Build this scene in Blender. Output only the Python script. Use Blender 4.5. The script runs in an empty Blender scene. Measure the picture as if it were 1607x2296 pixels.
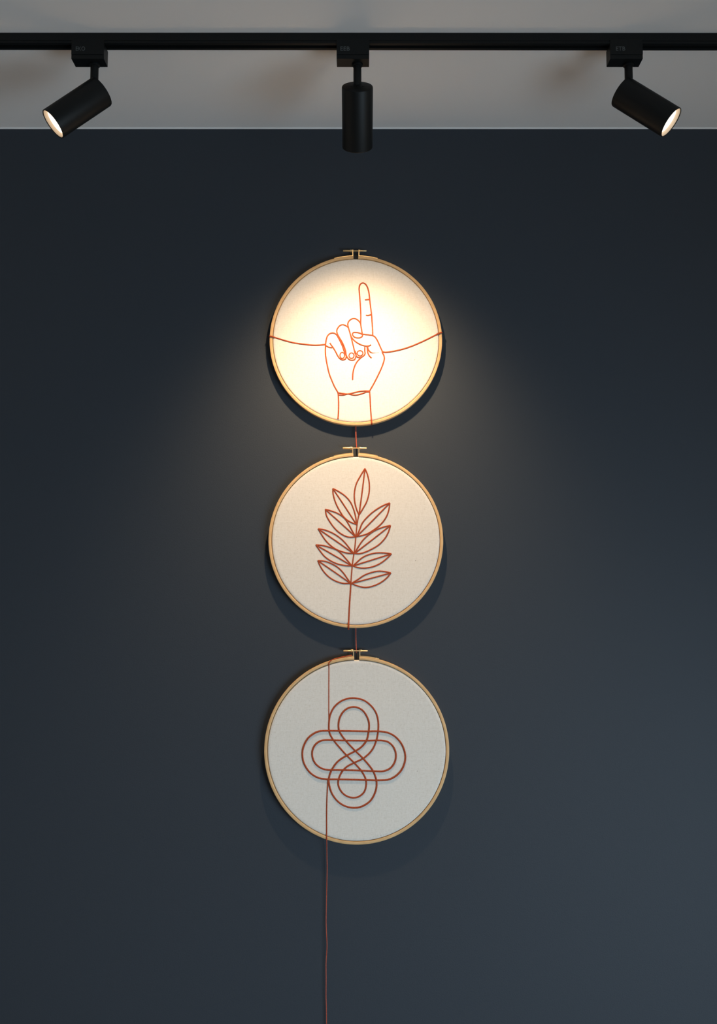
import bpy, bmesh, math, random
from mathutils import Vector, Matrix
from mathutils.noise import noise as pnoise
random.seed(4)
S = bpy.context.scene
COL = S.collection
PI = math.pi

# ------------------------------------------------------------------ camera
CAM_Y, CAM_Z, PITCH, FPX, W, H = -2.0, 1.55, math.radians(4.9), 2400.0, 1607.0, 2296.0
cd = bpy.data.cameras.new('camera'); cam = bpy.data.objects.new('camera', cd); COL.objects.link(cam)
cam.location = (0, CAM_Y, CAM_Z)
cam.rotation_euler = (PI/2 + PITCH, 0, 0)
cd.sensor_fit = 'HORIZONTAL'; cd.sensor_width = 36.0; cd.lens = 36.0*FPX/W
cd.clip_start = 0.05; cd.clip_end = 50
S.camera = cam

# ------------------------------------------------------------------ colour management
S.view_settings.view_transform = 'Standard'
S.view_settings.look = 'None'
S.view_settings.gamma = 1
S.view_settings.use_curve_mapping = False
S.view_settings.exposure = 0.0

# ------------------------------------------------------------------ world, window light, rear fill light
wd = bpy.data.worlds.new('dusk_sky'); S.world = wd; wd.use_nodes = True
wd.node_tree.nodes['Background'].inputs[0].default_value = (0.55, 0.72, 1.0, 1)
wd.node_tree.nodes['Background'].inputs[1].default_value = 0.08

def area_light(name, loc, target, sx, sy, energy, col, spread=180):
    l = bpy.data.lights.new(name, 'AREA'); l.shape = 'RECTANGLE'; l.size = sx; l.size_y = sy
    l.energy = energy; l.color = col; l.spread = math.radians(spread)
    o = bpy.data.objects.new(name, l); COL.objects.link(o); o.location = loc
    o.rotation_euler = (Vector(target)-Vector(loc)).to_track_quat('-Z', 'Y').to_euler()
    return o
WIN = dict(y0=-2.95, y1=-1.15, z0=0.15, z1=1.35)      # window opening in the right wall
ROOM_X, ROOM_BACK, CEIL = 1.75, -4.2, 2.467
area_light('window_daylight', (ROOM_X+0.10, -2.05, 0.75), (0.05, 0, 0.85), 1.7, 1.1, 22, (0.66, 0.85, 1.0), 100)
# added frontal fill light, set in an invented opening behind the camera
FILL_WIN = dict(x0=-0.2, x1=1.5, z0=0.2, z1=1.3)
area_light('rear_fill_light', ((FILL_WIN['x0']+FILL_WIN['x1'])/2, ROOM_BACK-0.12, (FILL_WIN['z0']+FILL_WIN['z1'])/2),
           ((FILL_WIN['x0']+FILL_WIN['x1'])/2, 0, (FILL_WIN['z0']+FILL_WIN['z1'])/2), 1.7, 1.1, 5, (0.80, 0.90, 1.0))
SPOT_MID = dict(energy=33, size=130, blend=0.3, aim=22, sigma=32)     # aim: degrees from straight down towards the wall
SPOT_SIDE = dict(energy=50, size=95, blend=0.8)
WARM = (1.0, 0.70, 0.42)

# ------------------------------------------------------------------ helpers
def mat(name, col, rough=0.6, metal=0.0, spec=0.5):
    m = bpy.data.materials.new(name); m.use_nodes = True
    b = m.node_tree.nodes['Principled BSDF']
    b.inputs['Base Color'].default_value = (*col, 1)
    b.inputs['Roughness'].default_value = rough
    b.inputs['Metallic'].default_value = metal
    b.inputs['Specular IOR Level'].default_value = spec
    return m, m.node_tree, b

def bump_noise(nt, b, scale, strength, dist=0.001, vec_scale=(1,1,1), detail=4, rough=0.5):
    N, L = nt.nodes, nt.links
    tc = N.new('ShaderNodeTexCoord'); mp = N.new('ShaderNodeMapping'); mp.inputs['Scale'].default_value = vec_scale
    nz = N.new('ShaderNodeTexNoise'); nz.inputs['Scale'].default_value = scale; nz.inputs['Detail'].default_value = detail
    nz.inputs['Roughness'].default_value = rough
    bp = N.new('ShaderNodeBump'); bp.inputs['Strength'].default_value = strength; bp.inputs['Distance'].default_value = dist
    L.new(tc.outputs['Object'], mp.inputs['Vector']); L.new(mp.outputs[0], nz.inputs['Vector'])
    L.new(nz.outputs['Fac'], bp.inputs['Height']); L.new(bp.outputs[0], b.inputs['Normal'])
    return nz

def vary(nt, b, nz, c0, c1, lo=0.35, hi=0.65):
    N, L = nt.nodes, nt.links
    r = N.new('ShaderNodeValToRGB'); r.color_ramp.elements[0].color = (*c0,1); r.color_ramp.elements[1].color = (*c1,1)
    r.color_ramp.elements[0].position = lo; r.color_ramp.elements[1].position = hi
    L.new(nz.outputs['Fac'], r.inputs[0]); L.new(r.outputs[0], b.inputs['Base Color'])

M = {}
# dark slate-blue eggshell paint with a fine roller stipple
m, nt, b = mat('slate_paint', (0.038, 0.046, 0.057), 0.56, 0, 0.16)
bump_noise(nt, b, 420, 0.35, 0.0006, detail=3); M['wall'] = m
m, nt, b = mat('ceiling_paint', (0.84, 0.83, 0.82), 0.85, 0, 0.2)
bump_noise(nt, b, 260, 0.15, 0.0005); M['ceiling'] = m
m, nt, b = mat('caulk', (0.86, 0.86, 0.86), 0.5, 0, 0.4)
bump_noise(nt, b, 90, 0.2, 0.0004); M['caulk'] = m
m, nt, b = mat('side_wall_paint', (0.62, 0.61, 0.59), 0.8); bump_noise(nt, b, 300, 0.2, 0.0005); M['side'] = m
m, nt, b = mat('floor_boards', (0.22, 0.15, 0.10), 0.5)
nz = bump_noise(nt, b, 6, 0.2, 0.001, (1, 9, 1)); vary(nt, b, nz, (0.36,0.30,0.24), (0.48,0.41,0.33)); M['floor'] = m
m, nt, b = mat('white_frame_paint', (0.7, 0.7, 0.7), 0.5); bump_noise(nt, b, 60, 0.1, 0.0004); M['frame'] = m
m, nt, b = mat('black_powder_coat', (0.0045, 0.0058, 0.0062), 0.48, 0, 0.25)
bump_noise(nt, b, 2200, 0.12, 0.0002); M['black'] = m
m, nt, b = mat('black_socket', (0.004, 0.004, 0.004), 0.7, 0, 0.2); bump_noise(nt, b, 900, 0.1, 0.0002); M['socket'] = m
m, nt, b = mat('printed_grey', (0.10, 0.11, 0.11), 0.6, 0, 0.2); bump_noise(nt, b, 900, 0.1, 0.0001); M['print'] = m
m, nt, b = mat('cream_reflector', (0.56, 0.47, 0.37), 0.45, 0, 0.5); bump_noise(nt, b, 500, 0.05, 0.0002); M['reflector'] = m
m, nt, b = mat('lamp_lens', (0.9, 0.85, 0.8), 0.3)
b.inputs['Emission Color'].default_value = (1.0, 0.84, 0.66, 1); b.inputs['Emission Strength'].default_value = 3.2
bump_noise(nt, b, 800, 0.1, 0.0003); M['lens'] = m
m, nt, b = mat('brass', (0.92, 0.69, 0.36), 0.42, 0.9); bump_noise(nt, b, 1500, 0.12, 0.0002); M['brass'] = m

def wood(name, c0, c1):
    m, nt, b = mat(name, c0, 0.5, 0, 0.35)
    N, L = nt.nodes, nt.links
    # grain runs around the hoop: mapping by (angle, radius, depth)
    tc = N.new('ShaderNodeTexCoord'); sp = N.new('ShaderNodeSeparateXYZ'); L.new(tc.outputs['Object'], sp.inputs[0])
    at = N.new('ShaderNodeMath'); at.operation = 'ARCTAN2'; L.new(sp.outputs['X'], at.inputs[0]); L.new(sp.outputs['Z'], at.inputs[1])
    ln = N.new('ShaderNodeVectorMath'); ln.operation = 'LENGTH'; L.new(tc.outputs['Object'], ln.inputs[0])
    sc = N.new('ShaderNodeMath'); sc.operation = 'MULTIPLY'; L.new(at.outputs[0], sc.inputs[0]); sc.inputs[1].default_value = 9.0
    sr = N.new('ShaderNodeMath'); sr.operation = 'MULTIPLY'; L.new(ln.outputs['Value'], sr.inputs[0]); sr.inputs[1].default_value = 420.0
    cb = N.new('ShaderNodeCombineXYZ'); L.new(sc.outputs[0], cb.inputs[0]); L.new(sr.outputs[0], cb.inputs[1]); L.new(sp.outputs['Y'], cb.inputs[2])
    nz = N.new('ShaderNodeTexNoise'); nz.inputs['Scale'].default_value = 1.0; nz.inputs['Detail'].default_value = 5
    L.new(cb.outputs[0], nz.inputs['Vector'])
    r = N.new('ShaderNodeValToRGB'); r.color_ramp.elements[0].color = (*c0,1); r.color_ramp.elements[1].color = (*c1,1)
    r.color_ramp.elements[0].position = 0.3; r.color_ramp.elements[1].position = 0.7
    L.new(nz.outputs['Fac'], r.inputs[0]); L.new(r.outputs[0], b.inputs['Base Color'])
    bp = N.new('ShaderNodeBump'); bp.inputs['Strength'].default_value = 0.15; bp.inputs['Distance'].default_value = 0.0003
    L.new(nz.outputs['Fac'], bp.inputs['Height']); L.new(bp.outputs[0], b.inputs['Normal'])
    return m
M['bamboo'] = wood('bamboo', (0.56, 0.34, 0.15), (0.72, 0.47, 0.23))

def linen():
    m, nt, b = mat('linen', (0.70, 0.66, 0.60), 0.9, 0, 0.1)
    N, L = nt.nodes, nt.links
    tc = N.new('ShaderNodeTexCoord')
    def streak(scale, vs):
        mp = N.new('ShaderNodeMapping'); mp.inputs['Scale'].default_value = vs
        nz = N.new('ShaderNodeTexNoise'); nz.inputs['Scale'].default_value = scale; nz.inputs['Detail'].default_value = 3
        L.new(tc.outputs['Object'], mp.inputs['Vector']); L.new(mp.outputs[0], nz.inputs['Vector']); return nz.outputs['Fac']
    h = streak(900, (0.16, 1, 1)); v = streak(900, (1, 1, 0.16))
    mx = N.new('ShaderNodeMath'); mx.operation = 'MAXIMUM'; L.new(h, mx.inputs[0]); L.new(v, mx.inputs[1])
    def wave(d):
        w = N.new('ShaderNodeTexWave'); w.bands_direction = d; w.inputs['Scale'].default_value = 260; w.inputs['Distortion'].default_value = 1.2
        L.new(tc.outputs['Object'], w.inputs['Vector']); return w.outputs['Fac']
    wx, wz = wave('X'), wave('Z')
    ad = N.new('ShaderNodeMath'); ad.operation = 'ADD'; L.new(wx, ad.inputs[0]); L.new(wz, ad.inputs[1])
    sc = N.new('ShaderNodeMath'); sc.operation = 'MULTIPLY'; L.new(ad.outputs[0], sc.inputs[0]); sc.inputs[1].default_value = 0.22
    sm = N.new('ShaderNodeMath'); sm.operation = 'ADD'; L.new(sc.outputs[0], sm.inputs[0]); L.new(mx.outputs[0], sm.inputs[1])
    r = N.new('ShaderNodeValToRGB')
    r.color_ramp.elements[0].color = (0.57, 0.525, 0.45, 1); r.color_ramp.elements[0].position = 0.48
    r.color_ramp.elements[1].color = (0.73, 0.695, 0.64, 1); r.color_ramp.elements[1].position = 0.80
    L.new(sm.outputs[0], r.inputs[0])
    # sparse dark flecks in the cloth
    fl = N.new('ShaderNodeTexNoise'); fl.inputs['Scale'].default_value = 330; fl.inputs['Detail'].default_value = 1
    L.new(tc.outputs['Object'], fl.inputs['Vector'])
    fr = N.new('ShaderNodeValToRGB'); fr.color_ramp.elements[0].position = 0.76; fr.color_ramp.elements[1].position = 0.80
    L.new(fl.outputs['Fac'], fr.inputs[0])
    mix = N.new('ShaderNodeMix'); mix.data_type = 'RGBA'; L.new(fr.outputs[0], mix.inputs['Factor'])
    L.new(r.outputs[0], mix.inputs['A']); mix.inputs['B'].default_value = (0.40, 0.36, 0.31, 1)
    L.new(mix.outputs['Result'], b.inputs['Base Color'])
    bp = N.new('ShaderNodeBump'); bp.inputs['Strength'].default_value = 0.30; bp.inputs['Distance'].default_value = 0.0004
    L.new(sm.outputs[0], bp.inputs['Height']); L.new(bp.outputs[0], b.inputs['Normal'])
    return m
M['linen'] = linen()
m, nt, b = mat('rust_thread', (0.42, 0.075, 0.022), 0.75, 0, 0.2)
nz = bump_noise(nt, b, 900, 0.4, 0.0003); vary(nt, b, nz, (0.26, 0.038, 0.014), (0.44, 0.088, 0.028), 0.35, 0.65)
M['thread'] = m
m, nt, b = mat('fine_red_thread', (0.40, 0.07, 0.04), 0.75, 0, 0.2)
nz = bump_noise(nt, b, 900, 0.4, 0.0003); vary(nt, b, nz, (0.30, 0.052, 0.034), (0.46, 0.11, 0.065), 0.35, 0.65)
M['fine'] = m

def link_mesh(name, bm, material, parent=None, smooth=None, origin=None):
    if origin is not None: bmesh.ops.translate(bm, verts=bm.verts, vec=-Vector(origin))
    bmesh.ops.recalc_face_normals(bm, faces=bm.faces)
    me = bpy.data.meshes.new(name); bm.to_mesh(me); bm.free()
    me.materials.append(material)
    o = bpy.data.objects.new(name, me); COL.objects.link(o)
    if parent: o.parent = parent
    if origin is not None and parent is None: o.location = origin
    if smooth is not None:
        for p in me.polygons: p.use_smooth = True
        me.set_sharp_from_angle(angle=math.radians(smooth))
    return o

def thing(name, label, cat, loc, group=None):
    o = bpy.data.objects.new(name, None); COL.objects.link(o); o.empty_display_size = 0.03
    o.location = loc; o['label'] = label; o['category'] = cat
    if group: o['group'] = group
    return o
def tag(o, label, cat, group=None):
    o['label'] = label; o['category'] = cat
    if group: o['group'] = group
    return o

def add_box(bm, x0, x1, y0, y1, z0, z1, bev=0):
    r = bmesh.ops.create_cube(bm, size=1)
    vs = r['verts']
    for v in vs: v.co = Vector(((x0+x1)/2 + v.co.x*(x1-x0), (y0+y1)/2 + v.co.y*(y1-y0), (z0+z1)/2 + v.co.z*(z1-z0)))
    if bev:
        es = list({e for v in vs for e in v.link_edges})
        bmesh.ops.bevel(bm, geom=es, offset=bev, segments=2, profile=0.7, affect='EDGES')

def box_obj(name, x0, x1, y0, y1, z0, z1, material, bev=0, parent=None):
    bm = bmesh.new(); add_box(bm, x0, x1, y0, y1, z0, z1, bev)
    return link_mesh(name, bm, material, parent)

def structure(o): o['kind'] = 'structure'; return o

def add_lathe(bm, profile, seg=64, closed=False):
    """profile: (radius, height) pairs revolved about local Z"""
    rings = []
    for r, h in profile:
        if r < 1e-7: rings.append([bm.verts.new((0, 0, h))])
        else: rings.append([bm.verts.new((r*math.cos(2*PI*i/seg), r*math.sin(2*PI*i/seg), h)) for i in range(seg)])
    n = len(rings)
    for k in range(n if closed else n-1):
        A, B = rings[k], rings[(k+1) % n]
        for i in range(seg):
            j = (i+1) % seg
            if len(A) == 1 and len(B) == 1: continue
            if len(A) == 1: bm.faces.new((A[0], B[i], B[j]))
            elif len(B) == 1: bm.faces.new((A[i], A[j], B[0]))
            else: bm.faces.new((A[i], A[j], B[j], B[i]))

def add_arc(bm, prof, a0, a1, seg, close_ends=True):
    """closed profile of (radius, y) swept about the Y axis from angle a0 to a1 (0 = up, clockwise)"""
    full = abs(abs(a1-a0)-2*PI) < 1e-6
    rings = []
    cnt = seg if full else seg+1
    for k in range(cnt):
        a = a0 + (a1-a0)*k/seg
        rings.append([bm.verts.new((r*math.sin(a), y, r*math.cos(a))) for r, y in prof])
    m = len(prof)
    for k in range(seg):
        A, B = rings[k], rings[(k+1) % cnt]
        for i in range(m):
            j = (i+1) % m
            bm.faces.new((A[i], A[j], B[j], B[i]))
    if not full and close_ends:
        bm.faces.new(rings[0]); bm.faces.new(rings[-1])

# point of the plane y = Y that a photo coordinate falls on, used once to lay out the wall pieces in metres
def at(px, py, Y):
    u, v = px-W/2, H/2-py
    c, s = math.cos(PITCH), math.sin(PITCH)
    d = Vector((u, FPX*c - v*s, FPX*s + v*c))
    return Vector((0, CAM_Y, CAM_Z)) + d*((Y-CAM_Y)/d.y)

def catmull(P, closed=False, step=0.00055):
    n = len(P); out = []
    if n == 2:
        k = max(2, int((P[1]-P[0]).length/step)); return [P[0].lerp(P[1], i/k) for i in range(k+1)]
    rng = n if closed else n-1
    for i in range(rng):
        p1, p2 = P[i % n], P[(i+1) % n]
        p0 = P[(i-1) % n] if (closed or i > 0) else p1*2-p2
        p3 = P[(i+2) % n] if (closed or i+2 < n) else p2*2-p1
        # centripetal parameterisation keeps the curve inside its control polygon
        def dt(a, b): return max((b-a).length, 1e-9)**0.5
        t0 = 0; t1 = t0+dt(p0, p1); t2 = t1+dt(p1, p2); t3 = t2+dt(p2, p3)
        k = max(1, int(round((p2-p1).length/step)))
        for q in range(k):
            t = t1+(t2-t1)*q/k
            A1 = p0*((t1-t)/(t1-t0))+p1*((t-t0)/(t1-t0)); A2 = p1*((t2-t)/(t2-t1))+p2*((t-t1)/(t2-t1)); A3 = p2*((t3-t)/(t3-t2))+p3*((t-t2)/(t3-t2))
            B1 = A1*((t2-t)/(t2-t0))+A2*((t-t0)/(t2-t0)); B2 = A2*((t3-t)/(t3-t1))+A3*((t-t1)/(t3-t1))
            out.append(B1*((t2-t)/(t2-t1))+B2*((t-t1)/(t2-t1)))
    if not closed: out.append(P[-1].copy())
    return out

def add_cord(bm, C, rad, closed=False, seg=10, pitch=0.0027, lobe=0.085, taper=None, flat=0.68):
    """a twisted two-ply cord following the points C"""
    n = len(C); rings = []; s = 0
    Y = Vector((0, -1, 0))
    for i in range(n):
        a = C[(i-1) % n] if (closed or i > 0) else C[i]
        c = C[(i+1) % n] if (closed or i < n-1) else C[i]
        t = (c-a)
        if t.length < 1e-9: t = Vector((0, 0, 1))
        t.normalize()
        if i: s += (C[i]-C[i-1]).length
        side = t.cross(Y)
        side = side.normalized() if side.length > 1e-4 else Vector((1, 0, 0))
        nrm = side.cross(t).normalized()
        r0 = rad*(taper(i/(n-1)) if taper else 1)
        ph = 2*PI*s/pitch
        ring = []
        for k in range(seg):
            th = 2*PI*k/seg
            r = r0*(1+lobe*math.cos(2*(th-ph/2)))
            ring.append(bm.verts.new(C[i]+side*(r*math.cos(th))+nrm*(r*flat*math.sin(th))))
        rings.append(ring)
    for i in range(n if closed else n-1):
        A, B = rings[i], rings[(i+1) % n]
        for k in range(seg):
            j = (k+1) % seg
            bm.faces.new((A[k], A[j], B[j], B[k]))
    if not closed:
        bm.faces.new(rings[0]); bm.faces.new(rings[-1])

# ------------------------------------------------------------------ the room
T = 0.12
structure(box_obj('floor', -ROOM_X, ROOM_X, ROOM_BACK, 0, -T, 0, M['floor']))
structure(box_obj('ceiling', -ROOM_X, ROOM_X, ROOM_BACK, 0, CEIL, CEIL+T, M['ceiling']))
structure(box_obj('wall_back', -ROOM_X-T, ROOM_X+T, 0, T, -T, CEIL+T, M['wall']))
structure(box_obj('wall_left', -ROOM_X-T, -ROOM_X, ROOM_BACK-T, 0, -T, CEIL+T, M['side']))
bm = bmesh.new()
add_box(bm, ROOM_X, ROOM_X+T, ROOM_BACK, WIN['y0'], -T, CEIL+T)
add_box(bm, ROOM_X, ROOM_X+T, WIN['y1'], 0, -T, CEIL+T)
add_box(bm, ROOM_X, ROOM_X+T, WIN['y0'], WIN['y1'], -T, WIN['z0'])
add_box(bm, ROOM_X, ROOM_X+T, WIN['y0'], WIN['y1'], WIN['z1'], CEIL+T)
structure(link_mesh('wall_right', bm, M['side']))
bm = bmesh.new()
add_box(bm, -ROOM_X, FILL_WIN['x0'], ROOM_BACK-T, ROOM_BACK, -T, CEIL+T)
add_box(bm, FILL_WIN['x1'], ROOM_X+T, ROOM_BACK-T, ROOM_BACK, -T, CEIL+T)
add_box(bm, FILL_WIN['x0'], FILL_WIN['x1'], ROOM_BACK-T, ROOM_BACK, -T, FILL_WIN['z0'])
add_box(bm, FILL_WIN['x0'], FILL_WIN['x1'], ROOM_BACK-T, ROOM_BACK, FILL_WIN['z1'], CEIL+T)
structure(link_mesh('wall_front', bm, M['side']))
def window_frame(name, a0, a1, z0, z1, axis, pos):
    bm = bmesh.new(); w = 0.04
    def bx(u0, u1, v0, v1):
        if axis == 'x': add_box(bm, pos, pos+0.05, u0, u1, v0, v1, 0.003)
        else: add_box(bm, u0, u1, pos-0.05, pos, v0, v1, 0.003)
    bx(a0, a0+w, z0, z1); bx(a1-w, a1, z0, z1); bx(a0+w, a1-w, z0, z0+w); bx(a0+w, a1-w, z1-w, z1)
    c = (a0+a1)/2; bx(c-0.015, c+0.015, z0+w, z1-w)
    structure(link_mesh(name, bm, M['frame']))
window_frame('window_1', WIN['y0'], WIN['y1'], WIN['z0'], WIN['z1'], 'x', ROOM_X+0.03)
window_frame('added_rear_window', FILL_WIN['x0'], FILL_WIN['x1'], FILL_WIN['z0'], FILL_WIN['z1'], 'y', ROOM_BACK-0.03)  # unseen frame around the opening added for the rear fill light
# thin pale bead of caulk where the dark wall meets the ceiling
bm = bmesh.new()
pr = [(0, 0), (-0.0026, 0), (-0.0024, -0.0009), (-0.0014, -0.0017), (0, -0.0021)]
va = [bm.verts.new((-ROOM_X, y, CEIL+z)) for y, z in pr]; vb = [bm.verts.new((ROOM_X, y, CEIL+z)) for y, z in pr]
for i in range(5): bm.faces.new((va[i], va[(i+1) % 5], vb[(i+1) % 5], vb[i]))
bm.faces.new(va); bm.faces.new(vb)
structure(link_mesh('trim_1', bm, M['caulk']))

# ------------------------------------------------------------------ the light track
TY0, TZ = -0.3473, 2.4492      # front face, underside
tr = thing('lighting_track', 'long black surface-mounted lighting track running across the pale ceiling', 'light track', (0, TY0+0.011, CEIL))
tr.rotation_euler = (0, 0.0009, 0)
bm = bmesh.new()
# extruded channel section: two side cheeks with a recessed slot below
sec = [(0, CEIL), (0.022, CEIL), (0.022, TZ), (0.0155, TZ), (0.0155, TZ+0.002), (0.017, TZ+0.002), (0.017, TZ+0.012), (0.005, TZ+0.012),
       (0.005, TZ+0.002), (0.0065, TZ+0.002), (0.0065, TZ), (0.0, TZ), (0.0, TZ+0.0030), (0.0008, TZ+0.0034), (0.0008, TZ+0.0044), (0.0, TZ+0.0048)]
sec = [(y+TY0, z) for y, z in sec]
va = [bm.verts.new((-1.7, y, z)) for y, z in sec]; vb = [bm.verts.new((1.7, y, z)) for y, z in sec]
n = len(sec)
for i in range(n): bm.faces.new((va[i], va[(i+1) % n], vb[(i+1) % n], vb[i]))
bm.faces.new(va); bm.faces.new(vb)
base = Vector((0, TY0+0.011, CEIL))
def rebased(bm, b=base): bmesh.ops.translate(bm, verts=bm.verts, vec=-b); return bm
link_mesh('channel', rebased(bm), M['black'], tr)
for s in (-1, 1):
    bm = bmesh.new(); add_box(bm, s*1.7-0.004, s*1.7+0.004, TY0-0.0005, TY0+0.0225, TZ-0.0005, CEIL-0.0002, 0.001)
    link_mesh('end_cap', rebased(bm), M['black'], tr)
for zz, yy in ((TZ+0.008, 0.0056), (TZ+0.008, 0.0155)):
    bm = bmesh.new(); add_box(bm, -1.68, 1.68, TY0+yy, TY0+yy+0.0009, zz-0.0012, zz+0.0012)
    link_mesh('conductor_strip', rebased(bm), M['brass'], tr)

# ------------------------------------------------------------------ track spotlights
def text_mesh(body, size):
    c = bpy.data.curves.new('imprint', 'FONT'); c.body = body; c.size = size; c.space_character = 1.05; c.extrude = 0.00012
    o = bpy.data.objects.new('imprint', c); COL.objects.link(o)
    bpy.context.view_layer.update()
    me = bpy.data.meshes.new_from_object(o.evaluated_get(bpy.context.evaluated_depsgraph_get()))
    bpy.data.objects.remove(o); bpy.data.curves.remove(c)
    return me

def spotlight(x, axis, text, label, spot, label_dx=0.0):
    """x: centre of the stem; axis: unit vector the head points along"""
    z_pivot, y_mid = 2.3682, -0.3303
    root = thing('track_spotlight', label, 'spotlight', (x, y_mid, TZ), 'black cylinder spotlights on the ceiling track')
    b0 = Vector((x, y_mid, TZ))
    # adapter housing (front face flush with the track), engages the slot above
    bm = bmesh.new()
    cx = x-0.0072
    add_box(bm, cx-0.0262, cx+0.0262, TY0-0.0004, TY0+0.0270, 2.4230, TZ+0.0, 0.0008)
    add_box(bm, cx-0.0262, cx+0.0262, TY0-0.0012, TY0-0.0002, 2.4300, TZ+0.0060, 0.0004)
    add_box(bm, cx-0.0200, cx+0.0200, TY0+0.0070, TY0+0.0150, TZ-0.001, TZ+0.0095)
    ad = link_mesh('track_adapter', rebased(bm, b0), M['black'], root)
    # printed mark on the adapter
    me = text_mesh(text, 0.0098); me.materials.append(M['print'])
    tx = bpy.data.objects.new('imprint', me); COL.objects.link(tx); tx.parent = ad
    bbx = [v.co.x for v in me.vertices]; wd_ = max(bbx)-min(bbx)
    for v in me.vertices: v.co.x = (v.co.x-min(bbx))*0.0148/wd_
    tx.rotation_euler = (PI/2, 0, 0)
    tx.location = Vector((cx-0.0262+0.0062+label_dx, TY0-0.00125, 2.4362)) - b0
    tx['label'] = 'small grey printed mark'
    # stem with collar
    bm = bmesh.new(); add_lathe(bm, [(0, 0.0565), (0.0085, 0.0565), (0.0088, 0.0548), (0.0085, 0.0530), (0.0065, 0.0520), (0.0065, 0.0), (0, -0.001)], 40)
    bmesh.ops.translate(bm, verts=bm.verts, vec=Vector((0, 0, z_pivot-TZ-0.0015)))
    link_mesh('stem', bm, M['black'], root, smooth=35)
    # head
    q = Vector((0, 0, -1)).rotation_difference(axis)
    Rm = Matrix.Translation((0, 0, z_pivot-TZ)) @ q.to_matrix().to_4x4()
    R, back, front = 0.0252, 0.0165, -0.0835
    def place(bm): bmesh.ops.transform(bm, matrix=Rm, verts=bm.verts); return bm
    bm = bmesh.new()
    add_lathe(bm, [(0, back), (R-0.0022, back), (R-0.0006, back-0.0006), (R, back-0.0022), (R, front+0.0006), (R-0.0005, front), (R-0.0015, front),
                   (R-0.0018, front+0.0008), (R-0.0018, back-0.004), (0, back-0.004)], 96)
    head = link_mesh('housing', place(bm), M['black'], root, smooth=35)
    bm = bmesh.new()
    add_lathe(bm, [(R-0.0018, front+0.0012), (R-0.0040, front+0.0062), (R-0.0040, front+0.0085), (R-0.00179, front+0.0085)], 96)
    link_mesh('reflector_ring', place(bm), M['reflector'], head, smooth=35)
    bm = bmesh.new()
    rl = R-0.0048
    add_lathe(bm, [(0, front+0.0058), (rl*0.5, front+0.0059), (rl-0.0008, front+0.0064), (rl, front+0.0072), (rl, front+0.0160), (0, front+0.0160)], 96)
    link_mesh('lens', place(bm), M['lens'], head, smooth=35)
    # rear screw and vent dots on the back plate
    bm = bmesh.new()
    for ox in (-0.009, 0.0, 0.009):
        add_lathe(bm, [(0, back+0.0008), (0.0014, back+0.0006), (0.0017, back-0.0003)], 16) if ox == 0 else None
        if ox:
            k = len(bm.verts); add_lathe(bm, [(0, back+0.0006), (0.0010, back+0.0005), (0.0013, back-0.0003)], 14)
            bm.verts.ensure_lookup_table()
            for v in bm.verts[k:]: v.co.x += ox
    link_mesh('rear_screws', place(bm), M['black'], head, smooth=35)
    # the lamp's own light
    l = bpy.data.lights.new('lamp_beam', 'SPOT'); l.energy = spot['energy']; l.color = WARM
    l.spot_size = math.radians(spot['size']); l.spot_blend = spot['blend']; l.shadow_soft_size = 0.012
    if 'sigma' in spot:      # photometric profile of the beam: flat-topped about its own axis
        l.use_nodes = True; N, K_ = l.node_tree.nodes, l.node_tree.links
        em = N['Emission']; tc = N.new('ShaderNodeTexCoord'); sp = N.new('ShaderNodeSeparateXYZ'); K_.new(tc.outputs['Normal'], sp.inputs[0])
        ab = N.new('ShaderNodeMath'); ab.operation = 'ABSOLUTE'; K_.new(sp.outputs['Z'], ab.inputs[0])
        su = N.new('ShaderNodeMath'); su.operation = 'SUBTRACT'; K_.new(ab.outputs[0], su.inputs[0]); su.inputs[1].default_value = 1.0
        dv = N.new('ShaderNodeMath'); dv.operation = 'DIVIDE'; K_.new(su.outputs[0], dv.inputs[0]); dv.inputs[1].default_value = math.radians(spot['sigma'])**2/2
        pw = N.new('ShaderNodeMath'); pw.operation = 'MULTIPLY'; K_.new(dv.outputs[0], pw.inputs[0]); K_.new(dv.outputs[0], pw.inputs[1])
        ng = N.new('ShaderNodeMath'); ng.operation = 'MULTIPLY'; K_.new(pw.outputs[0], ng.inputs[0]); ng.inputs[1].default_value = -1.0
        ex = N.new('ShaderNodeMath'); ex.operation = 'EXPONENT'; K_.new(ng.outputs[0], ex.inputs[0])
        K_.new(ex.outputs[0], em.inputs['Strength'])
    lo = bpy.data.objects.new('lamp_beam', l); COL.objects.link(lo); lo.parent = root
    d = Vector(axis)
    if 'aim' in spot:
        a = math.radians(spot['aim']); d = Vector((0, math.sin(a), -math.cos(a)))
    lo.location = Vector((0, 0, z_pivot-TZ)) + axis*(0.0835+0.003)
    lo.rotation_euler = d.to_track_quat('-Z', 'Y').to_euler()
    return root

AX_L = Vector((-0.714, -0.2345, -0.6595)).normalized()
AX_C = Vector((0, 0.7096, -0.7046)).normalized()
AX_R = Vector((0.728, -0.2523, -0.6373)).normalized()
spotlight(-0.4283, AX_L, 'EKO', 'black track spotlight tilted down to the left, glowing lens showing at its left end', SPOT_SIDE, 0.001)
spotlight(-0.0018, AX_C, 'EEB', 'black track spotlight pointing away at the wall above the hand embroidery, its lens hidden', SPOT_MID)
spotlight(0.4381, AX_R, 'ETB', 'black track spotlight tilted down to the right, glowing lens showing at its right end', SPOT_SIDE, 0.003)

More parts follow.
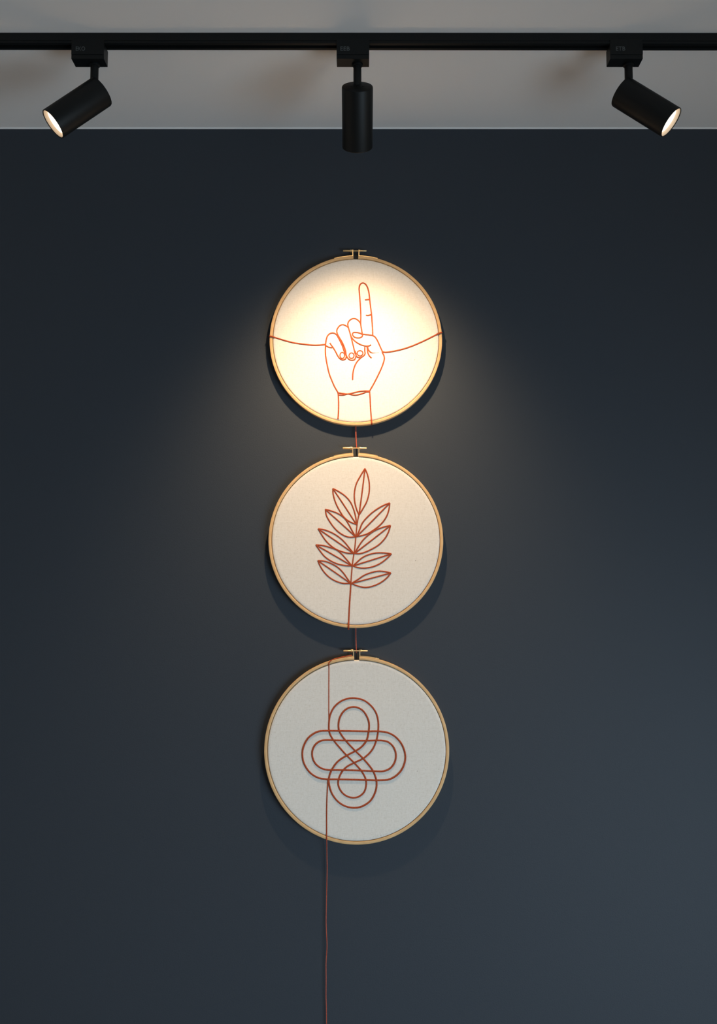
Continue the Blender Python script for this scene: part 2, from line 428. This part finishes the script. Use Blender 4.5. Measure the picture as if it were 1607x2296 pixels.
# ------------------------------------------------------------------ embroidery hoops
FRONT = -0.0135
def hoop(cx, cz, R, label):
    root = thing('embroidery_hoop', label, 'embroidery hoop', (cx, 0, cz), 'round embroidery hoops hung in a column')
    gap = 0.0047/R; wd_ = 0.0056; seam = 0.0007
    f, bk, bv = FRONT, -0.0004, 0.0009
    prof = [(R-wd_+bv, f), (R-bv, f), (R-bv*0.3, f+bv*0.3), (R, f+bv), (R, bk), (R-wd_, bk), (R-wd_, f+bv), (R-wd_+bv*0.3, f+bv*0.3)]
    bm = bmesh.new(); add_arc(bm, prof, gap, 2*PI-gap, 256)
    link_mesh('outer_ring', bm, M['bamboo'], root, smooth=40)
    Ri = R-wd_-seam
    bm = bmesh.new(); prof = [(Ri-0.0014, f+0.0022), (Ri-0.0014, bk), (Ri-0.005, bk), (Ri-0.005, f+0.0022)]
    add_arc(bm, prof, 0, 2*PI, 200); link_mesh('inner_ring', bm, M['bamboo'], root, smooth=40)
    # stretched linen: flat disc with a rolled edge that turns back between the rings
    bm = bmesh.new()
    prof = [(0, f+0.0012), (Ri*0.5, f+0.0012), (Ri-0.006, f+0.0011), (Ri-0.002, f+0.0008), (Ri-0.0007, f+0.0013), (Ri, f+0.0026), (Ri, -0.002), (Ri-0.0010, -0.002), (Ri-0.0010, f+0.0024), (0, f+0.0020)]
    rings = []; seg = 200
    for r, y in prof:
        if r == 0: rings.append([bm.verts.new((0, y, 0))])
        else: rings.append([bm.verts.new((r*math.cos(2*PI*i/seg), y, r*math.sin(2*PI*i/seg))) for i in range(seg)])
    for k in range(len(rings)-1):
        A, B = rings[k], rings[k+1]
        for i in range(seg):
            j = (i+1) % seg
            if len(A) == 1: bm.faces.new((A[0], B[i], B[j]))
            elif len(B) == 1: bm.faces.new((A[i], A[j], B[0]))
            else: bm.faces.new((A[i], A[j], B[j], B[i]))
    link_mesh('canvas', bm, M['linen'], root, smooth=50)
    # brass tightening clamp: two angle straps and a screw
    ym0, ym1 = f+0.0030, bk-0.0030
    for s, a_end in ((-1, 0.036/R*1.15), (1, 0.036/R*1.15)):
        bm = bmesh.new(); g = gap+0.0004/R; th = 0.0014
        pts = [(R+th*0.2, a_end*(1-i/14)+g*(i/14)) for i in range(15)]
        inner = [Vector((s*r*math.sin(a), 0, r*math.cos(a))) for r, a in pts]
        outer = [Vector((s*(r+th)*math.sin(a), 0, (r+th)*math.cos(a))) for r, a in pts]
        xg = s*math.sin(g)*R; zt = R+0.0128
        inner += [Vector((xg-0*s, 0, zt))]; outer[-1] = Vector((xg+s*th, 0, R+th*1.2)); outer += [Vector((xg+s*th, 0, zt))]
        loop = inner+outer[::-1]
        va = [bm.verts.new((p.x, ym0, p.z)) for p in loop]; vb = [bm.verts.new((p.x, ym1, p.z)) for p in loop]
        m = len(inner)
        for L_ in (va, vb):
            for i in range(m-1): bm.faces.new((L_[i], L_[i+1], L_[2*m-2-i], L_[2*m-1-i]))
        k = len(loop)
        for i in range(k): bm.faces.new((va[i], va[(i+1) % k], vb[(i+1) % k], vb[i]))
        link_mesh('clamp_strap', bm, M['brass'], root)
        bm = bmesh.new()
        # rivet fixing the strap to the ring
        a = a_end*0.9
        add_lathe(bm, [(0, 0.0008), (0.0011, 0.0006), (0.0016, 0)], 14)
        mt = Matrix.Translation((s*(R+0.0011)*math.sin(a), (ym0+ym1)/2-0.0024, (R+0.0011)*math.cos(a))) @ Matrix.Rotation(s*a, 4, 'Y')
        bmesh.ops.transform(bm, matrix=mt, verts=bm.verts)
        link_mesh('rivet', bm, M['brass'], root, smooth=40)
    zs = R+0.0108; ys = f+0.0045
    def lathe_x(name, prof, sg=28):
        bm = bmesh.new(); add_lathe(bm, prof, sg)
        bmesh.ops.transform(bm, matrix=Matrix.Translation((0, ys, zs)) @ Matrix.Rotation(PI/2, 4, 'Y'), verts=bm.verts)
        return link_mesh(name, bm, M['brass'], root, smooth=35)
    lathe_x('screw', [(0, -0.0245), (0.0015, -0.0245), (0.0018, -0.0240), (0.0018, -0.0090), (0.0010, -0.0085)] +
            [(0.0010 if i % 2 else 0.00125, -0.0080+i*0.00045) for i in range(38)] + [(0.0010, 0.0092), (0, 0.0094)])
    lathe_x('knurled_nut', [(0, 0.0066), (0.0014, 0.0066), (0.0020, 0.0072), (0.0020, 0.0092), (0.0015, 0.0096), (0.0015, 0.0195), (0.0011, 0.0202), (0, 0.0202)], 12)
    lathe_x('washer', [(0, -0.0110), (0.0024, -0.0110), (0.0026, -0.0106), (0.0026, -0.0072), (0.0023, -0.0068), (0, -0.0068)], 16)
    return root

H1 = hoop(-0.0050, 2.0465, 0.1630, 'round wooden hoop with a stitched pointing hand, topmost of the column under the spotlight')
H2 = hoop(-0.0050, 1.6677, 0.1625, 'round wooden hoop with a stitched leafy branch, between the pointing hand and the looped knot')
H3 = hoop(-0.0033, 1.2835, 0.1692, 'round wooden hoop with a stitched looped knot, lowest of the column')
HR = {H1: 0.1630, H2: 0.1625, H3: 0.1692}

CLOTH = FRONT+0.0012
def stitch(name, root, paths, rad, frame, closed=False, material=None, taper=None, lift=0.0, parent=None, seg=10):
    """paths: lists of points in a crop frame (ox, oy, scale), laid on the cloth of the hoop"""
    ox, oy, k = frame; bm = bmesh.new(); c = root.location; R = HR[root]
    for P in paths:
        pts = []
        for x, y in P:
            p = at(ox+x/k, oy+y/k, CLOTH-rad*0.05-lift); pts.append(Vector((p.x-c.x, p.y, p.z-c.z)))
        C = catmull(pts, closed)
        for p in C:      # climb over the wooden rim where the cord leaves the cloth
            d = math.hypot(p.x, p.z)
            if d > R-0.012:
                t = min(1, (d-(R-0.012))/0.006); t = t*t*(3-2*t)
                p.y = p.y*(1-t)+(FRONT-rad*0.75)*t
            if d > R-0.0005: p.y = FRONT-rad*0.75+min(0.004, (d-R+0.0005)*2.2)
        add_cord(bm, C, rad, closed, taper=taper, seg=seg)
    return link_mesh(name, bm, material or M['thread'], parent or root, smooth=80)

# --- the pointing hand
A = (700, 620, 8.928); B = (700, 780, 8.928)
def b(*pts): return [(x, y+160*8.928) for x, y in pts]      # second crop starts 160 px lower
r1 = 0.00135
stitch('stitched_index_finger', H1, [
    [(1000,1150),(985,1060),(968,950),(970,800),(965,650),(954,480),(942,330),(937,240),(950,175),(982,138),(1020,130),(1065,155),(1100,210),(1125,290),(1140,380),(1150,480),(1170,640),(1185,760),(1195,900),(1205,1050),(1208,1175)],
    [(1052,467),(1090,464),(1145,460)], [(1070,775),(1120,778),(1175,762)]], r1, A)
stitch('stitched_middle_finger', H1, [
    [(968,940),(920,880),(870,848),(825,840),(770,860),(725,905),(710,960),(722,1020),(745,1100),(770,1190),(800,1310),(830,1430),(858,1540),(872,1558)]],
    r1, A)
stitch('stitched_ring_finger', H1, [
    [(720,1020),(680,990),(640,970),(600,965),(550,985),(505,1040),(490,1090),(502,1150),(540,1220),(595,1310),(640,1410),(668,1500)]+b((675,130),(700,190),(740,232),(792,247),(842,235),(868,190),(874,130),(856,60))], r1, A)
stitch('stitched_little_finger', H1, [
    [(490,1165),(530,1240),(570,1320),(605,1400),(635,1490)]+b((660,110),(680,170),(660,222),(610,240),(552,215),(510,160),(465,75),(420,0))+[(385,1380),(350,1330)],
    [(275,1385),(330,1415),(400,1425)]], r1, A)
def ell(cx, cy, rx, ry, n=14): return [(cx+rx*math.cos(2*PI*i/n), cy+ry*math.sin(2*PI*i/n)) for i in range(n)]
for e in ((600,150,46,60), (785,155,50,55), (955,107,57,52)):
    stitch('stitched_fingernail', H1, [b(*ell(*e))], r1*0.85, A, closed=True)
stitch('stitched_finger_fold', H1, [
    b((874,150),(895,178),(930,192),(970,192),(1020,165),(1055,120),(1050,60),(1050,-18)),
    [(760,1150),(780,1205),(810,1250),(860,1300),(930,1345),(1000,1375),(1060,1390),(1110,1392),(1150,1382),(1175,1365)],
    [(1095,1400),(1105,1480)]+b((1114,105),(1145,165),(1185,203))], r1, A)
stitch('stitched_crease', H1, [
    [(1105,1405),(1125,1470),(1160,1510),(1200,1530),(1260,1528),(1330,1523)]], r1, A, taper=lambda t: 1.0 if t < 0.45 else max(0.22, 1-(t-0.45)*2.2))
stitch('stitched_thumbnail', H1, [
    [(1208,1180),(1130,1168),(1060,1160),(1000,1150),(940,1130),(880,1120),(830,1120),(805,1145),(815,1185),(850,1215),(910,1228),(960,1222),(1000,1195),(1003,1165),(965,1140)]], r1, A)
stitch('stitched_palm_line', H1, [
    b((975,195),(910,260),(860,340),(825,440),(810,530),(806,640))], r1, A)
stitch('stitched_hand_outline', H1, [
    [(500,1180),(450,1140),(400,1130),(350,1145),(305,1190),(280,1260),(268,1340),(262,1430)]+b((260,60),(264,130),(276,220),(300,350),(340,520),(390,650),(440,765),(485,845),(515,895)),
    [(1200,1178),(1250,1205),(1290,1260),(1330,1340),(1365,1420),(1400,1500)]+b((1400,90),(1430,150),(1441,210),(1425,290),(1385,400),(1330,520),(1260,660),(1200,770),(1148,858)),
    b((516,900),(520,960),(526,1080),(525,1240),(515,1425))], r1, A)
stitch('stitched_wrist_band', H1, [
    b((510,897),(620,915),(720,922),(850,893),(960,870),(1060,863),(1145,865)),
    b((515,940),(620,944),(720,922),(790,938),(850,945),(930,935),(1020,908),(1080,884),(1140,880))], r1, A)
stitch('stitched_wrist_line', H1, [b((1146,870),(1156,1010),(1165,1200),(1180,1400),(1188,1500),(1192,1545))], r1, A)
stitch('wrapped_cord', H1, [
    [(603.4,754.6),(606.5,754.7),(610.5,755.4),(623.6,759.1),(642.2,764.7),(660.9,769.1),(679.6,771.6),(700,773.8),(714.6,773.8),(728.5,772.3)]], 0.00145, (0, 0, 1))
stitch('wrapped_cord', H1, [
    [(856.8,788.2),(862,789.7),(879.2,788),(900,783.5),(920,777.2),(944.9,766.8),(963.6,757.8),(982.2,748.7),(990.8,745.6)]], 0.00145, (0, 0, 1))

# --- the leafy branch
G = (700, 1030, 8.035)
def g(*pts): return [(x, y+1446.3) for x, y in pts]         # lower crop, 180 px further down
r2 = 0.00135
leaves = [
    ((948,165), (842,1000), [(860,310),(790,450),(757,620),(767,780),(802,910)], [(992,270),(1025,430),(1022,600),(980,760),(910,890)]),
    ((370,525), (795,1172), [(460,570),(580,650),(680,760),(748,910),(785,1060)], [(375,620),(420,780),(490,920),(570,1040),(670,1120)]),
    ((235,900), (782,1395), [(330,925),(450,970),(570,1050),(650,1160),(720,1290)], [(255,1010),(320,1130),(430,1270),(550,1360),(660,1400)]),
    ((105,1250), (745,1693), [(220,1270),(350,1320),(480,1400),(580,1490),(670,1600)], [(165,1350),(240,1460),(340,1560),(440,1625),(560,1670),(650,1690)]),
    ((65,1541), (715,1918), g((190,105),(320,140),(440,185),(530,260),(620,360)), g((130,190),(220,300),(330,380),(450,435),(590,465))),
    ((100,1824), (690,2233), g((230,390),(340,430),(460,500),(560,600),(630,700)), g((140,470),(210,580),(310,680),(430,750),(560,787))),
    ((1395,785), (795,1393), [(1280,830),(1130,920),(1000,1030),(900,1150),(850,1270)], [(1380,900),(1340,1020),(1260,1140),(1150,1240),(980,1345)]),
    ((1408,1190), (760,1695), [(1280,1220),(1130,1280),(1000,1370),(900,1470),(820,1590)], [(1370,1310),(1310,1420),(1200,1536),(1080,1611),(950,1671),(850,1698)]),
    ((1425,1701), (735,1918), g((1300,240),(1150,240),(1000,275),(900,325),(810,400)), g((1340,340),(1220,430),(1080,490),(930,512),(810,500))),
    ((1415,2046), (702,2236), g((1300,575),(1180,568),(1040,600),(930,645),(810,725)), g((1340,690),(1220,780),(1080,840),(950,860),(820,835))),
]
for tip, base_, u, l in leaves:
    mid = [tip, ((tip[0]+base_[0])/2+3, (tip[1]+base_[1])/2), base_]
    stitch('stitched_leaf', H2, [[tip]+u+[base_], [tip]+l+[base_], mid], r2, G)
stitch('stitched_stem', H2, [[(840,1000),(826,1060),(805,1190),(793,1300),(785,1393),(775,1500),(765,1607)]+g((753,240),(738,330),(720,470),(705,640),(694,790))], 0.00115, G, lift=0.0003)
stitch('stitched_stem', H2, [g((694,780),(685,950),(671,1150),(661,1350),(655,1500),(652,1590),(651,1625))], 0.00150, G)

# --- the looped knot
K = (660, 1550, 6.18)
r3 = 0.00160
stitch('stitched_wide_loop', H3, [[(430,548),(620,549),(800,552),(1000,556),(1190,557),(1310,580),(1410,640),(1490,740),(1532,860),(1533,960),(1490,1080),(1410,1170),(1310,1222),(1200,1233),(1000,1230),(800,1225),(600,1221),(430,1218),(320,1195),(210,1120),(130,990),(110,870),(125,770),(190,650),(290,575),(360,552)]], r3, K, closed=True, lift=0.0006)
stitch('stitched_wide_loop', H3, [[(430,677),(620,681),(800,684),(1000,685),(1220,684),(1300,705),(1370,770),(1405,870),(1390,980),(1330,1065),(1240,1106),(1100,1107),(950,1101),(800,1095),(600,1091),(450,1088),(370,1065),(290,1000),(250,910),(250,820),(290,740),(360,690)]], r3, K, closed=True, lift=0.0004)
stitch('stitched_crossed_loop', H3, [[(480,548),(478,440),(495,330),(550,220),(650,135),(760,98),(850,97),(960,125),(1060,200),(1130,300),(1160,420),(1159,550),(1132,690),(1070,820),(960,925),(830,990),(720,1050),(650,1130),(612,1220),(608,1300),(650,1390),(720,1450),(810,1475),(890,1460),(965,1395),(993,1300),(985,1210),(920,1095),(820,985),(720,885),(630,785),(550,690),(500,610)]], r3, K, closed=True)
stitch('stitched_crossed_loop', H3, [[(618,540),(612,440),(640,340),(700,262),(780,222),(860,222),(940,262),(1002,345),(1033,440),(1028,560),(995,690),(930,770),(860,820),(720,893),(600,975),(520,1085),(477,1210),(485,1310),(522,1420),(600,1525),(700,1590),(820,1615),(930,1598),(1050,1520),(1115,1410),(1139,1300),(1130,1210),(1080,1090),(950,930),(850,832),(720,695),(655,610)]], r3, K, closed=True, lift=0.0003)
stitch('guide_thread', H3, [
    [(789,1469.5),(775,1471.8),(758,1475.5),(747,1478.8),(740.5,1482),(737.6,1486),(737.3,1494),(737.1,1520),(737,1552),(737,1596),(737.4,1627),(737.6,1640)]], 0.00100, (0,0,1))
stitch('guide_thread', H3, [
    [(735.4,1746),(734.5,1760),(733.6,1776.5),(732.6,1800),(732.2,1828),(732.2,1860),(732.2,1876),(732.2,1883.5)]], 0.00105, (0,0,1), lift=0.0006)

# ------------------------------------------------------------------ loose threads between and below the hoops
def loose(name, pts, rad, label):
    P = [at(x, y, Y) for x, y, Y in pts]
    org = P[0]; bm = bmesh.new()
    add_cord(bm, catmull([p-org for p in P]), rad, seg=8, pitch=0.0026)
    o = link_mesh(name, bm, M['fine'], None, smooth=80); o.location = org
    return tag(o, label, 'thread')
loose('linking_thread', [(797.3,946,-0.004),(797.4,962,-0.0055),(797.7,975,-0.006),(798.4,990,-0.0065),(799.2,1002,-0.0072),(799.4,1006,-0.0080)], 0.00115,
      'short orange thread between the hand hoop and the leafy branch hoop')
loose('linking_thread', [(797.3,1400,-0.004),(797.4,1412,-0.0055),(797.6,1430,-0.006),(798.2,1448,-0.0065),(798.6,1460,-0.0072),(798.7,1464,-0.0080)], 0.00095,
      'short dull red thread between the leafy branch hoop and the knot hoop')
loose('hanging_thread', [(732.2,1882.5,FRONT-0.0012),(732.3,1887,FRONT+0.001),(732.5,1900,-0.0085),(732.8,1925,-0.0075),(733.2,1945,-0.007),(732.6,1975,-0.0065),(731.8,2010,-0.006),(731.0,2050,-0.005),(730.8,2068,-0.005),
      (731.6,2092,-0.006),(732.9,2120,-0.0065),(731.8,2140,-0.006),(730.6,2162,-0.005),(730.8,2195,-0.0055),(730.6,2235,-0.005),(731.3,2260,-0.005),(731.7,2296,-0.005),(731.5,2360,-0.005),(731.0,2460,-0.004)], 0.00088,
      'long thin red thread dangling down the dark wall from the lowest hoop')
